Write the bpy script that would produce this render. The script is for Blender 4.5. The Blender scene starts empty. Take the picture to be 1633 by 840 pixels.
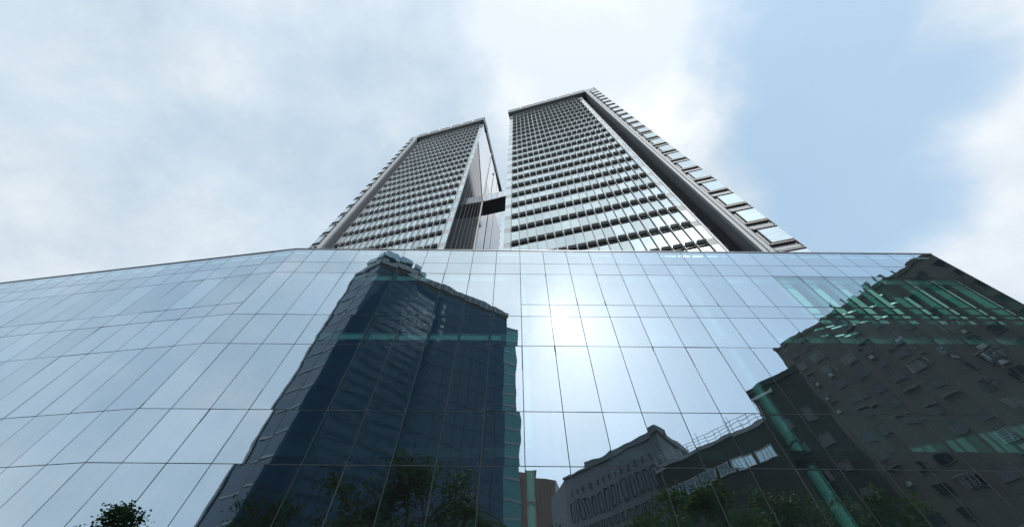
import bpy, math, random
from mathutils import Vector, Matrix
random.seed(7)
R = math.radians
scene = bpy.context.scene
col = scene.collection

# ------------------------------------------------------------------ camera
EYE = Vector((0.0, 0.0, 1.6))
YAW, PITCH, ROLL = R(-0.1105), R(54.146), R(0.5475)
fwd = Vector((math.sin(YAW) * math.cos(PITCH), math.cos(YAW) * math.cos(PITCH), math.sin(PITCH)))
rgt = Vector((math.cos(YAW), -math.sin(YAW), 0))
upv = rgt.cross(fwd)
r2 = math.cos(ROLL) * rgt + math.sin(ROLL) * upv
u2 = -math.sin(ROLL) * rgt + math.cos(ROLL) * upv
cam = bpy.data.cameras.new('camera')
cam.sensor_fit = 'HORIZONTAL'
cam.sensor_width = 36.0
cam.lens = 36.0 * 520.0 / 1633.0
cam.clip_start, cam.clip_end = 0.1, 5000
camo = bpy.data.objects.new('camera', cam)
camo.matrix_world = Matrix(((r2.x, u2.x, -fwd.x, EYE.x), (r2.y, u2.y, -fwd.y, EYE.y), (r2.z, u2.z, -fwd.z, EYE.z), (0, 0, 0, 1)))
col.objects.link(camo)
scene.camera = camo

# ------------------------------------------------------------------ sky and sun
SUN = Vector((0.1437, -0.7071, 0.6923)).normalized()
SUN_EL = math.asin(SUN.z)
SUN_AZ = math.atan2(SUN.x, SUN.y)
world = bpy.data.worlds.new('World')
scene.world = world
world.use_nodes = True
wt = world.node_tree
wt.nodes.clear()


def wn(kind, **kw):
    n = wt.nodes.new(kind)
    for k, v in kw.items():
        setattr(n, k, v)
    return n


def wlink(a, b):
    wt.links.new(a, b)


def wmath(op, a, b=None, clamp=False):
    n = wn('ShaderNodeMath', operation=op, use_clamp=clamp)
    for i, v in enumerate((a, b)):
        if v is None:
            continue
        if isinstance(v, (int, float)):
            n.inputs[i].default_value = v
        else:
            wlink(v, n.inputs[i])
    return n.outputs[0]


def wmix(f, a, b, mode='MIX'):
    n = wn('ShaderNodeMix', data_type='RGBA', blend_type=mode)
    for s, v in ((n.inputs['Factor'], f), (n.inputs['A'], a), (n.inputs['B'], b)):
        if isinstance(v, (int, float)):
            s.default_value = v
        elif isinstance(v, tuple):
            s.default_value = v + (1,)
        else:
            wlink(v, s)
    return n.outputs['Result']


tc = wn('ShaderNodeTexCoord')
dirv = tc.outputs['Generated']


def wnoise(scale, detail, rough, off=(0, 0, 0), dist=0.0):
    m = wn('ShaderNodeMapping')
    m.inputs['Location'].default_value = off
    wlink(dirv, m.inputs['Vector'])
    n = wn('ShaderNodeTexNoise')
    n.inputs['Scale'].default_value = scale
    n.inputs['Detail'].default_value = detail
    n.inputs['Roughness'].default_value = rough
    n.inputs['Distortion'].default_value = dist
    wlink(m.outputs[0], n.inputs['Vector'])
    return n


# ragged copy of the direction, for cloud edges
wob = wnoise(2.6, 6, 0.55)
vs = wn('ShaderNodeVectorMath', operation='SUBTRACT')
wlink(wob.outputs['Color'], vs.inputs[0])
vs.inputs[1].default_value = (0.5, 0.5, 0.5)
vsc = wn('ShaderNodeVectorMath', operation='SCALE')
wlink(vs.outputs[0], vsc.inputs[0])
vsc.inputs['Scale'].default_value = 0.34
va = wn('ShaderNodeVectorMath', operation='ADD')
wlink(dirv, va.inputs[0])
wlink(vsc.outputs[0], va.inputs[1])
vnorm = wn('ShaderNodeVectorMath', operation='NORMALIZE')
wlink(va.outputs[0], vnorm.inputs[0])
rag = vnorm.outputs[0]


def cap(c, inner, outer, src=None):
    d = wn('ShaderNodeVectorMath', operation='DOT_PRODUCT')
    wlink(src or rag, d.inputs[0])
    d.inputs[1].default_value = Vector(c).normalized()
    m = wn('ShaderNodeMapRange', interpolation_type='SMOOTHSTEP')
    m.inputs['From Min'].default_value = math.cos(R(outer))
    m.inputs['From Max'].default_value = math.cos(R(inner))
    wlink(d.outputs['Value'], m.inputs['Value'])
    return m.outputs[0]


sky = wn('ShaderNodeTexSky', sky_type='NISHITA')
sky.sun_disc = False
sky.sun_elevation = SUN_EL
sky.sun_rotation = SUN_AZ
sky.altitude = 50
sky.air_density = 1.0
sky.dust_density = 2.2
sky.ozone_density = 1.2
SKY_K = 0.13
clear = wmix(1.0, sky.outputs['Color'], (SKY_K, SKY_K, SKY_K), 'MULTIPLY')
clear = wmix(0.70, clear, (0.54, 0.78, 1.02))

puffs = wnoise(1.9, 7, 0.56, (3.1, 1.7, 0.4), 0.3).outputs['Fac']
fine = wnoise(4.5, 6, 0.6, (7.3, 2.2, 5.1), 0.2).outputs['Fac']
thick = wn('ShaderNodeMapRange', interpolation_type='SMOOTHSTEP')
thick.inputs['From Min'].default_value = 0.40
thick.inputs['From Max'].default_value = 0.66
wlink(puffs, thick.inputs['Value'])
# rifts where the blue shows
gap = cap((0.60, 0.02, 0.80), 6, 13)
for c, i, o in (((0.655, 0.17, 0.74), 7, 14), ((0.70, 0.30, 0.65), 6, 13), ((0.57, -0.14, 0.80), 6, 14), ((0.72, 0.07, 0.69), 3, 10),
                ((0.45, -0.68, 0.58), 10, 26), ((0.22, -0.87, 0.44), 6, 20), ((0.62, -0.5, 0.6), 8, 20)):
    gap = wmath('MAXIMUM', gap, cap(c, i, o))
cover = wmath('ADD', 0.62, wmath('MULTIPLY', thick.outputs[0], 0.38))
cover = wmath('MULTIPLY', cover, wmath('SUBTRACT', 1.0, wmath('MULTIPLY', gap, 0.92)), True)
# how bright the cloud is: thin and sunlit towards the sun side, greyer inside
lit = wmath('MULTIPLY', wmath('SUBTRACT', fine, 0.37), 1.7, True)
lit = wmath('ADD', lit, wmath('MULTIPLY', cap((0.20, 0.02, 0.98), 11, 24), 1.0))
lit = wmath('ADD', lit, wmath('MULTIPLY', cap((0.10, -0.40, 0.90), 10, 34), 0.5))
lit = wmath('ADD', lit, wmath('MULTIPLY', cap((0.84, 0.2, 0.50), 6, 22), 0.35))
lit = wmath('MINIMUM', lit, 1.0)
cloud = wmix(lit, (0.60, 0.71, 0.81), (1.03, 1.06, 1.09))
skyc = wmix(cover, clear, cloud)
# brightening of the thin cloud round the sun
sd = wn('ShaderNodeVectorMath', operation='DOT_PRODUCT')
wlink(dirv, sd.inputs[0])
sd.inputs[1].default_value = SUN
sdv = wmath('MAXIMUM', sd.outputs['Value'], 0.0)
glow = wmath('ADD', wmath('MULTIPLY', wmath('POWER', sdv, 7000), 9.0), wmath('MULTIPLY', wmath('POWER', sdv, 420), 0.3))
glow = wmath('ADD', glow, wmath('MULTIPLY', wmath('POWER', sdv, 14), 0.22))
glow = wmath('ADD', glow, wmath('MULTIPLY', wmath('POWER', sdv, 3), 0.14))
gcol = wn('ShaderNodeVectorMath', operation='SCALE')
gcol.inputs[0].default_value = (1.0, 0.99, 0.96)
wlink(glow, gcol.inputs['Scale'])
tot = wn('ShaderNodeVectorMath', operation='ADD')
wlink(skyc, tot.inputs[0])
wlink(gcol.outputs[0], tot.inputs[1])
bg = wn('ShaderNodeBackground')
bg.inputs['Strength'].default_value = 1.0
wlink(tot.outputs[0], bg.inputs['Color'])
wo = wn('ShaderNodeOutputWorld')
wlink(bg.outputs[0], wo.inputs['Surface'])

sl = bpy.data.lights.new('sun', 'SUN')
sl.energy = 3.4
sl.angle = R(0.53)
sl.color = (1.0, 0.96, 0.90)
so = bpy.data.objects.new('sun', sl)
so.rotation_euler = (-SUN).to_track_quat('-Z', 'Y').to_euler()
so.location = (0, -40, 160)
col.objects.link(so)

vsn = scene.view_settings
vsn.view_transform = 'Standard'
vsn.look = 'None'
vsn.exposure = 0.0
vsn.gamma = 1.0
vsn.use_curve_mapping = False
scene.render.engine = 'CYCLES'
cy = scene.cycles
cy.use_denoising = True
cy.max_bounces = 9
cy.glossy_bounces = 5
cy.transparent_max_bounces = 14
cy.diffuse_bounces = 2
cy.sample_clamp_indirect = 1.8
cy.caustics_reflective = False
cy.caustics_refractive = False
cy.blur_glossy = 0.0


# ------------------------------------------------------------------ materials
class NT:
    def __init__(self, name):
        self.m = bpy.data.materials.new(name)
        self.m.use_nodes = True
        self.t = self.m.node_tree
        self.t.nodes.clear()
        self.out = self.t.nodes.new('ShaderNodeOutputMaterial')

    def n(self, kind, ins=None, **kw):
        x = self.t.nodes.new(kind)
        for k, v in kw.items():
            setattr(x, k, v)
        for k, v in (ins or {}).items():
            if hasattr(v, 'is_linked') or hasattr(v, 'links'):
                self.t.links.new(v, x.inputs[k])
            else:
                x.inputs[k].default_value = v
        return x

    def link(self, a, b):
        self.t.links.new(a, b)


def rgba(c):
    return tuple(c) + (1.0,) if len(c) == 3 else tuple(c)


def plain(name, c, rough=0.5, metal=0.0, var=0.12, scale=1.5, bump=0.0, bscale=30.0, spec=0.5, stretch=(1, 1, 1)):
    """Principled surface with two scales of mottling and streaks; per-object tone."""
    k = NT(name)
    co = k.n('ShaderNodeTexCoord')
    mp = k.n('ShaderNodeMapping', {'Vector': co.outputs['Object'], 'Scale': stretch})
    oi = k.n('ShaderNodeObjectInfo')
    n1 = k.n('ShaderNodeTexNoise', {'Vector': mp.outputs[0], 'Scale': scale, 'Detail': 6.0, 'Roughness': 0.6, 'W': oi.outputs['Random']}, noise_dimensions='4D')
    mul = k.n('ShaderNodeMapRange', {'Value': n1.outputs['Fac'], 'From Min': 0.25, 'From Max': 0.75, 'To Min': 1.0 - var, 'To Max': 1.0 + var})
    ov = k.n('ShaderNodeMapRange', {'Value': oi.outputs['Random'], 'To Min': 1.0 - var * 0.5, 'To Max': 1.0 + var * 0.5})
    mm = k.n('ShaderNodeMath', {0: mul.outputs[0], 1: ov.outputs[0]}, operation='MULTIPLY')
    cc = k.n('ShaderNodeVectorMath', {0: c, 'Scale': mm.outputs[0]}, operation='SCALE')
    rr = k.n('ShaderNodeMapRange', {'Value': n1.outputs['Fac'], 'To Min': max(0.0, rough - 0.08), 'To Max': min(1.0, rough + 0.08)})
    b = k.n('ShaderNodeBsdfPrincipled', {'Base Color': cc.outputs[0], 'Roughness': rr.outputs[0], 'Metallic': metal, 'Specular IOR Level': spec})
    if bump:
        n2 = k.n('ShaderNodeTexNoise', {'Vector': mp.outputs[0], 'Scale': bscale, 'Detail': 4.0})
        bp = k.n('ShaderNodeBump', {'Height': n2.outputs['Fac'], 'Strength': 0.6, 'Distance': bump})
        k.link(bp.outputs[0], b.inputs['Normal'])
    k.link(b.outputs[0], k.out.inputs['Surface'])
    return k.m


def coated_glass(name, refl, trans, f0, amp, nscale=0.75):
    """Mirror-coated curtain wall glass: sharp reflection over a tinted view into the building, slightly bowed."""
    k = NT(name)
    co = k.n('ShaderNodeTexCoord')
    oi = k.n('ShaderNodeObjectInfo')
    w = k.n('ShaderNodeMath', {0: oi.outputs['Random'], 1: 61.0}, operation='MULTIPLY')
    n1 = k.n('ShaderNodeTexNoise', {'Vector': co.outputs['Object'], 'W': w.outputs[0], 'Scale': nscale, 'Detail': 0.0}, noise_dimensions='4D')
    n2 = k.n('ShaderNodeTexNoise', {'Vector': co.outputs['Object'], 'W': w.outputs[0], 'Scale': nscale * 3.1, 'Detail': 0.0}, noise_dimensions='4D')
    h = k.n('ShaderNodeMath', {0: n2.outputs['Fac'], 1: 0.12}, operation='MULTIPLY')
    h2 = k.n('ShaderNodeMath', {0: n1.outputs['Fac'], 1: h.outputs[0]}, operation='ADD')
    bp = k.n('ShaderNodeBump', {'Height': h2.outputs[0], 'Strength': 1.0, 'Distance': amp})
    lw = k.n('ShaderNodeLayerWeight', {'Blend': 0.5, 'Normal': bp.outputs[0]})
    fr = k.n('ShaderNodeMath', {0: lw.outputs['Facing'], 1: 4.0}, operation='POWER')
    fac = k.n('ShaderNodeMapRange', {'Value': fr.outputs[0], 'To Min': f0, 'To Max': 1.0})
    # faint rain streaks and dust
    mp = k.n('ShaderNodeMapping', {'Vector': co.outputs['Object'], 'Scale': (3.0, 3.0, 0.35)})
    st = k.n('ShaderNodeTexNoise', {'Vector': mp.outputs[0], 'W': w.outputs[0], 'Scale': 1.0, 'Detail': 5.0, 'Roughness': 0.65}, noise_dimensions='4D')
    sr = k.n('ShaderNodeMapRange', {'Value': st.outputs['Fac'], 'From Min': 0.45, 'From Max': 0.8, 'To Min': 1.0, 'To Max': 0.955})
    tone = k.n('ShaderNodeMapRange', {'Value': oi.outputs['Random'], 'To Min': 0.93, 'To Max': 1.04})
    tt = k.n('ShaderNodeMath', {0: sr.outputs[0], 1: tone.outputs[0]}, operation='MULTIPLY')
    rc = k.n('ShaderNodeVectorMath', {0: refl, 'Scale': tt.outputs[0]}, operation='SCALE')
    g = k.n('ShaderNodeBsdfGlossy', {'Color': rc.outputs[0], 'Roughness': 0.0, 'Normal': bp.outputs[0]})
    t = k.n('ShaderNodeBsdfTransparent', {'Color': rgba(trans)})
    mx = k.n('ShaderNodeMixShader', {0: fac.outputs[0], 1: t.outputs[0], 2: g.outputs[0]})
    # thin dust film
    df = k.n('ShaderNodeBsdfDiffuse', {'Color': (0.30, 0.36, 0.40, 1)})
    m2 = k.n('ShaderNodeMixShader', {0: 0.012, 1: mx.outputs[0], 2: df.outputs[0]})
    k.link(m2.outputs[0], k.out.inputs['Surface'])
    return k.m


def clear_tint(name, trans):
    k = NT(name)
    t = k.n('ShaderNodeBsdfTransparent', {'Color': rgba(trans)})
    g = k.n('ShaderNodeBsdfGlossy', {'Color': (0.8, 1.0, 0.95, 1), 'Roughness': 0.03})
    mx = k.n('ShaderNodeMixShader', {0: 0.05, 1: t.outputs[0], 2: g.outputs[0]})
    k.link(mx.outputs[0], k.out.inputs['Surface'])
    return k.m


def fin_glass(name):
    k = NT(name)
    t = k.n('ShaderNodeBsdfTransparent', {'Color': (0.55, 0.80, 0.76, 1)})
    d = k.n('ShaderNodeBsdfPrincipled', {'Base Color': (0.16, 0.42, 0.40, 1), 'Roughness': 0.12})
    mx = k.n('ShaderNodeMixShader', {0: 0.28, 1: t.outputs[0], 2: d.outputs[0]})
    k.link(mx.outputs[0], k.out.inputs['Surface'])
    return k.m


def sheet_metal_glass(name, c, metal, rough, amp=0.004, var=0.06, spec=0.5):
    """Opaque reflective cladding glass, each piece a little different and a little bowed."""
    k = NT(name)
    co = k.n('ShaderNodeTexCoord')
    oi = k.n('ShaderNodeObjectInfo')
    w = k.n('ShaderNodeMath', {0: oi.outputs['Random'], 1: 47.0}, operation='MULTIPLY')
    n1 = k.n('ShaderNodeTexNoise', {'Vector': co.outputs['Object'], 'W': w.outputs[0], 'Scale': 0.8, 'Detail': 1.0}, noise_dimensions='4D')
    mp = k.n('ShaderNodeMapping', {'Vector': co.outputs['Object'], 'Scale': (0.7, 0.7, 7.0)})
    n2 = k.n('ShaderNodeTexNoise', {'Vector': mp.outputs[0], 'W': w.outputs[0], 'Scale': 1.0, 'Detail': 3.0}, noise_dimensions='4D')
    tone = k.n('ShaderNodeMapRange', {'Value': oi.outputs['Random'], 'To Min': 1 - var, 'To Max': 1 + var})
    st = k.n('ShaderNodeMapRange', {'Value': n2.outputs['Fac'], 'From Min': 0.35, 'From Max': 0.7, 'To Min': 1.05, 'To Max': 0.86})
    tt = k.n('ShaderNodeMath', {0: st.outputs[0], 1: tone.outputs[0]}, operation='MULTIPLY')
    cc = k.n('ShaderNodeVectorMath', {0: c, 'Scale': tt.outputs[0]}, operation='SCALE')
    bp = k.n('ShaderNodeBump', {'Height': n1.outputs['Fac'], 'Strength': 1.0, 'Distance': amp})
    b = k.n('ShaderNodeBsdfPrincipled', {'Base Color': cc.outputs[0], 'Roughness': rough, 'Metallic': metal, 'Normal': bp.outputs[0], 'Specular IOR Level': spec})
    k.link(b.outputs[0], k.out.inputs['Surface'])
    return k.m


def leaf_mat(name, c1, c2):
    k = NT(name)
    co = k.n('ShaderNodeTexCoord')
    n1 = k.n('ShaderNodeTexNoise', {'Vector': co.outputs['Object'], 'Scale': 1.4, 'Detail': 5.0})
    g = k.n('ShaderNodeNewGeometry')
    f = k.n('ShaderNodeMath', {0: n1.outputs['Fac'], 1: g.outputs['Random Per Island']}, operation='ADD')
    f2 = k.n('ShaderNodeMath', {0: f.outputs[0], 1: 0.5}, operation='MULTIPLY')
    mx = k.n('ShaderNodeMix', {'Factor': f2.outputs[0], 'A': rgba(c1), 'B': rgba(c2)}, data_type='RGBA')
    b = k.n('ShaderNodeBsdfPrincipled', {'Base Color': mx.outputs['Result'], 'Roughness': 0.8, 'Specular IOR Level': 0.2})
    tr = k.n('ShaderNodeBsdfTranslucent', {'Color': mx.outputs['Result']})
    ms = k.n('ShaderNodeMixShader', {0: 0.3, 1: b.outputs[0], 2: tr.outputs[0]})
    k.link(ms.outputs[0], k.out.inputs['Surface'])
    return k.m


def lamp_mat(name, c, s):
    k = NT(name)
    e = k.n('ShaderNodeEmission', {'Color': rgba(c), 'Strength': s})
    k.link(e.outputs[0], k.out.inputs['Surface'])
    return k.m


M = {}
M['pane'] = coated_glass('curtain_wall_glass', (0.80, 0.915, 1.0), (0.50, 0.97, 0.97), 0.67, 0.0056)
M['pane_clear'] = coated_glass('lightly_coated_glass', (0.80, 0.92, 1.0), (0.64, 1.0, 0.96), 0.42, 0.0052)
M['pane_back'] = clear_tint('curtain_wall_glass_inner_face', (0.92, 0.99, 0.98))
M['joint'] = plain('dark_silicone_joint', (0.030, 0.036, 0.042), 0.8, spec=0.1)
M['coping'] = plain('grey_metal_coping', (0.20, 0.22, 0.24), 0.4, 0.5)
M['fin'] = fin_glass('green_glass_fin')
M['steel'] = plain('brushed_steel', (0.55, 0.56, 0.57), 0.3, 0.9, 0.06)
M['slab'] = plain('interior_floor_slab', (0.26, 0.265, 0.27), 0.8)
M['slab_edge'] = plain('white_slab_edge', (0.70, 0.72, 0.72), 0.5)
M['interior'] = plain('interior_wall', (0.68, 0.69, 0.69), 0.8)
M['blind'] = plain('pale_roller_blind', (0.84, 0.86, 0.84), 0.8, 0, 0.05)
M['column'] = plain('white_interior_column', (0.75, 0.76, 0.75), 0.6)
M['tube'] = lamp_mat('tube_lamp_glow', (0.95, 1.0, 0.98), 1.7)
M['tglass'] = sheet_metal_glass('tower_cladding_glass', (0.52, 0.625, 0.665), 0.78, 0.09, 0.010, 0.14)
M['tglass2'] = sheet_metal_glass('tower_side_glass', (0.66, 0.72, 0.77), 0.9, 0.03, 0.004, 0.03)
M['tglass3'] = sheet_metal_glass('reflection_grey_flank_glass', (0.36, 0.385, 0.43), 0.85, 0.06, 0.004, 0.05)  # greyer copy of the side glass, the other tower's missing reflection in its tone
M['canopy'] = sheet_metal_glass('pale_canopy_glass', (0.40, 0.52, 0.58), 0.6, 0.15, 0.003, 0.05)
M['tdark'] = sheet_metal_glass('tower_dark_glass', (0.035, 0.045, 0.055), 0.0, 0.08, 0.003, 0.1, 0.7)
M['vent'] = plain('dark_vent_glass', (0.035, 0.045, 0.055), 0.3, 0, 0.4, spec=0.4)
M['alu'] = plain('pale_aluminium', (0.37, 0.40, 0.425), 0.6, 0.0, 0.06, spec=0.25)
M['finmetal'] = plain('fin_aluminium', (0.33, 0.355, 0.37), 0.5, 0.2, 0.05, spec=0.3)
M['hood'] = plain('grey_louvre_metal', (0.46, 0.495, 0.52), 0.6, 0.0, 0.22, spec=0.3)
M['frame'] = plain('pale_metal_panel', (0.25, 0.275, 0.30), 0.6, 0.0, 0.05, 0.4, spec=0.25)
M['slot'] = plain('dark_bronze_metal', (0.05, 0.042, 0.04), 0.45, 0.3)
M['recess'] = sheet_metal_glass('recess_dark_glass', (0.14, 0.165, 0.185), 0.3, 0.12, 0.004, 0.1, 0.6)
M['soffit'] = plain('dark_soffit_metal', (0.13, 0.145, 0.16), 0.5, 0.2)
M['navy'] = sheet_metal_glass('navy_curtain_glass', (0.020, 0.075, 0.145), 0.0, 0.05, 0.004, 0.05, 0.30)
M['navyline'] = plain('navy_mullion_metal', (0.03, 0.04, 0.07), 0.5, 0.2)
M['flank'] = sheet_metal_glass('dark_flank_panel', (0.045, 0.055, 0.07), 0.0, 0.42, 0.003, 0.15, 0.2)
M['band'] = plain('grey_metal_band', (0.30, 0.33, 0.35), 0.5, 0.2)
M['teal'] = sheet_metal_glass('teal_curtain_glass', (0.06, 0.24, 0.25), 0.1, 0.08, 0.004)
M['stone'] = plain('grey_granite_cladding', (0.13, 0.14, 0.155), 0.75, 0, 0.10, 0.6, 0.01, 8)
M['brick'] = plain('brown_tile_cladding', (0.16, 0.11, 0.09), 0.75, 0, 0.14, 0.5, 0.01, 10)
M['pale'] = plain('pale_rendered_wall', (0.34, 0.345, 0.36), 0.8, 0, 0.1, 0.4)
M['dun'] = plain('weathered_dun_render', (0.125, 0.118, 0.105), 0.85, 0, 0.25, 0.35, 0.01, 12, stretch=(1, 1, 0.35))
M['dusk'] = plain('dark_render', (0.055, 0.06, 0.06), 0.85, 0, 0.2, 0.5)
M['wglass'] = sheet_metal_glass('window_glass', (0.03, 0.04, 0.05), 0.0, 0.06, 0.003, 0.2, 0.6)
M['wframe'] = plain('window_frame_metal', (0.16, 0.165, 0.17), 0.5, 0.2)
M['white'] = plain('white_painted_metal', (0.60, 0.62, 0.64), 0.6, spec=0.25)
M['roof'] = plain('flat_roof_felt', (0.16, 0.16, 0.16), 0.9)
M['bark'] = plain('bark', (0.10, 0.075, 0.05), 0.9, 0, 0.3, 6, 0.02, 18)
M['leaf'] = leaf_mat('broad_leaves', (0.018, 0.05, 0.012), (0.055, 0.11, 0.028))
M['palm'] = leaf_mat('palm_leaves', (0.03, 0.07, 0.02), (0.08, 0.13, 0.04))
M['asphalt'] = plain('asphalt', (0.05, 0.05, 0.052), 0.9, 0, 0.2, 1.0, 0.006, 60)
M['paving'] = plain('granite_paving', (0.30, 0.295, 0.285), 0.8, 0, 0.12, 0.8, 0.004, 20)
M['kerb'] = plain('kerb_stone', (0.34, 0.335, 0.33), 0.8)
M['paint'] = plain('road_paint', (0.75, 0.75, 0.72), 0.7)
M['earth'] = plain('dusty_ground', (0.17, 0.165, 0.15), 0.95, 0, 0.2, 0.05)


# ------------------------------------------------------------------ mesh helpers
class MB:
    def __init__(self):
        self.v, self.f, self.mi = [], [], []

    def quad(self, pts, mi=0):
        b = len(self.v)
        self.v += [tuple(p) for p in pts]
        self.f.append(tuple(range(b, b + len(pts))))
        self.mi.append(mi)
        return self

    def box(self, x0, x1, y0, y1, z0, z1, mi=0):
        b = len(self.v)
        self.v += [(x0, y0, z0), (x1, y0, z0), (x1, y1, z0), (x0, y1, z0), (x0, y0, z1), (x1, y0, z1), (x1, y1, z1), (x0, y1, z1)]
        for q in ((0, 3, 2, 1), (4, 5, 6, 7), (0, 1, 5, 4), (1, 2, 6, 5), (2, 3, 7, 6), (3, 0, 4, 7)):
            self.f.append(tuple(b + i for i in q))
            self.mi.append(mi)
        return self

    def prism(self, poly, z0, z1, mi=0, top=None):
        """vertical prism over a counter-clockwise footprint"""
        b, n = len(self.v), len(poly)
        self.v += [(p[0], p[1], z0) for p in poly] + [(p[0], p[1], z1) for p in poly]
        for i in range(n):
            j = (i + 1) % n
            self.f.append((b + i, b + j, b + n + j, b + n + i))
            self.mi.append(mi)
        self.f.append(tuple(b + n + i for i in range(n)))
        self.mi.append(mi if top is None else top)
        self.f.append(tuple(b + i for i in reversed(range(n))))
        self.mi.append(mi)
        return self

    def tube(self, p, q, r0, r1, n=7, mi=0):
        p, q = Vector(p), Vector(q)
        d = (q - p).normalized()
        a = d.orthogonal().normalized()
        c = d.cross(a)
        b = len(self.v)
        for (o, r) in ((p, r0), (q, r1)):
            for i in range(n):
                t = 2 * math.pi * i / n
                self.v.append(tuple(o + r * (math.cos(t) * a + math.sin(t) * c)))
        for i in range(n):
            j = (i + 1) % n
            self.f.append((b + i, b + j, b + n + j, b + n + i))
            self.mi.append(mi)
        self.f.append(tuple(b + i for i in reversed(range(n))))
        self.f.append(tuple(b + n + i for i in range(n)))
        self.mi += [mi, mi]
        return self

    def mesh(self, name, *mats):
        me = bpy.data.meshes.new(name)
        me.from_pydata(self.v, [], self.f)
        for m in mats:
            me.materials.append(M[m] if isinstance(m, str) else m)
        if len(mats) > 1:
            me.polygons.foreach_set('material_index', self.mi)
        me.update()
        return me

    def obj(self, name, parent, *mats, **kw):
        return put(name, self.mesh(name, *mats), parent, **kw)


def put(name, me, parent=None, loc=(0, 0, 0), rot=(0, 0, 0), scl=(1, 1, 1), stuff=False):
    o = bpy.data.objects.new(name, me)
    col.objects.link(o)
    o.location, o.rotation_euler, o.scale = loc, rot, scl
    if parent is not None:
        o.parent = parent
    if stuff:
        o['kind'] = 'stuff'
    return o


def thing(name, label, cat, loc=(0, 0, 0), rz=0.0, group=None):
    o = put(name, None, None, loc, (0, 0, rz))
    o.empty_display_size = 0.5
    return tag(o, label, cat, group)


def tag(o, label, cat, group=None):
    o['label'], o['category'] = label, cat
    if group:
        o['group'] = group
    return o


def structure(o):
    o['kind'] = 'structure'
    return o


# ------------------------------------------------------------------ ground, road, pavements
D = 12.667
structure(MB().quad([(-1500, -1500, -0.16), (1500, -1500, -0.16), (1500, 1500, -0.16), (-1500, 1500, -0.16)]).obj('ground', None, 'earth'))
structure(MB().quad([(-300, -8.5, -0.15), (300, -8.5, -0.15), (300, -2.0, -0.15), (-300, -2.0, -0.15)]).obj('road', None, 'asphalt'))
structure(MB().box(-300, 300, -1.8, 60, -0.155, 0.0).obj('plaza', None, 'paving'))
structure(MB().box(-300, 300, -2.0, -1.8, -0.155, 0.006).obj('kerb_near', None, 'kerb'))
structure(MB().box(-300, 300, -15.5, -8.7, -0.155, 0.0).obj('pavement', None, 'paving'))
structure(MB().box(-300, 300, -8.7, -8.5, -0.155, 0.006).obj('kerb_far', None, 'kerb'))
mk = MB()
for i in range(-20, 21):
    mk.quad([(i * 6.0, -5.31, -0.146), (i * 6.0 + 3.0, -5.31, -0.146), (i * 6.0 + 3.0, -5.19, -0.146), (i * 6.0, -5.19, -0.146)])
structure(mk.obj('road_marking', None, 'paint'))

# ------------------------------------------------------------------ glass podium
FOLD = -15.205
END = 29.31
WING = R(8.0)
ROWS = [20.605, 19.111, 17.984, 15.177, 14.259, 12.231, 8.842, 6.800, 3.400, 0.12]
PW = 1.6
X0 = -1.088
podium = thing('glass_podium', 'low podium building wrapped in mirrored blue glass panes below the twin towers', 'building', (0, D, 0))
front_x = [FOLD] + [X0 + PW * k for k in range(-8, 20)]
GAP = 0.016


def pane_mesh(w, h, mat='pane'):
    m = MB()
    a, b = w / 2 - GAP, h / 2 - GAP * 0.9
    m.box(-a, a, 0.0, 0.028, -b, b, 1)
    for i, f in enumerate(m.f):
        if all(m.v[j][1] == 0.0 for j in f):
            m.mi[i] = 0
    return m.mesh('glass_pane', mat, 'pane_back')


pane_cache = {}
prng = random.Random(5)


def tilt():
    return prng.gauss(0, R(0.15))


def add_pane(cx, cy, cz, w, h, rz, mat='pane'):
    key = (round(w, 3), round(h, 3), mat)
    if key not in pane_cache:
        pane_cache[key] = pane_mesh(w, h, mat)
    return put('glass_pane', pane_cache[key], podium, (cx, cy, cz), (tilt(), 0, rz + tilt()))


def row_list(split3):
    zs = [z for i, z in enumerate(ROWS) if split3 or i != 3]
    return list(zip(zs[:-1], zs[1:]))


low = MB()      # ground-floor and out-of-view panes, one joined part


def low_box(cx, cy, z1, z0, w, rz):
    c, s = math.cos(rz), math.sin(rz)
    b = len(low.v)
    a = w / 2 - GAP
    for z in (z0 + GAP, z1 - GAP):
        for (x, y) in ((-a, 0), (a, 0), (a, 0.028), (-a, 0.028)):
            low.v.append((cx + x * c - y * s, cy + x * s + y * c, z))
    for q, mi in (((0, 3, 2, 1), 1), ((4, 5, 6, 7), 1), ((0, 1, 5, 4), 0), ((1, 2, 6, 5), 1), ((2, 3, 7, 6), 1), ((3, 0, 4, 7), 1)):
        low.f.append(tuple(b + i for i in q))
        low.mi.append(mi)


for a, b in zip(front_x[:-1], front_x[1:]):
    mid = (a + b) / 2
    for z1, z0 in row_list(mid > X0 + PW):
        if z0 < 1:
            low_box(mid, 0, z1, z0, b - a, 0)
        else:
            add_pane(mid, 0, (z0 + z1) / 2, b - a, z1 - z0, 0, 'pane_clear' if mid > 17.3 and 14.0 < z0 < 17 else 'pane')
wdir = Vector((-math.cos(WING), math.sin(WING), 0))
NW = 22
for i in range(NW):
    c = wdir * (PW * (i + 0.5))
    for z1, z0 in row_list(True):
        # view limit: the low panes far along the wing lie outside the photograph
        if z0 < 1 or i > 16 or (i > 8 and z1 < 9) or (i > 4 and z1 < 7):
            low_box(FOLD + c.x, c.y, z1, z0, PW, -WING)
        else:
            add_pane(FOLD + c.x, c.y, (z0 + z1) / 2, PW, z1 - z0, -WING)
low.obj('lower_glazing', podium, 'pane', 'pane_back', stuff=True)

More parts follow.
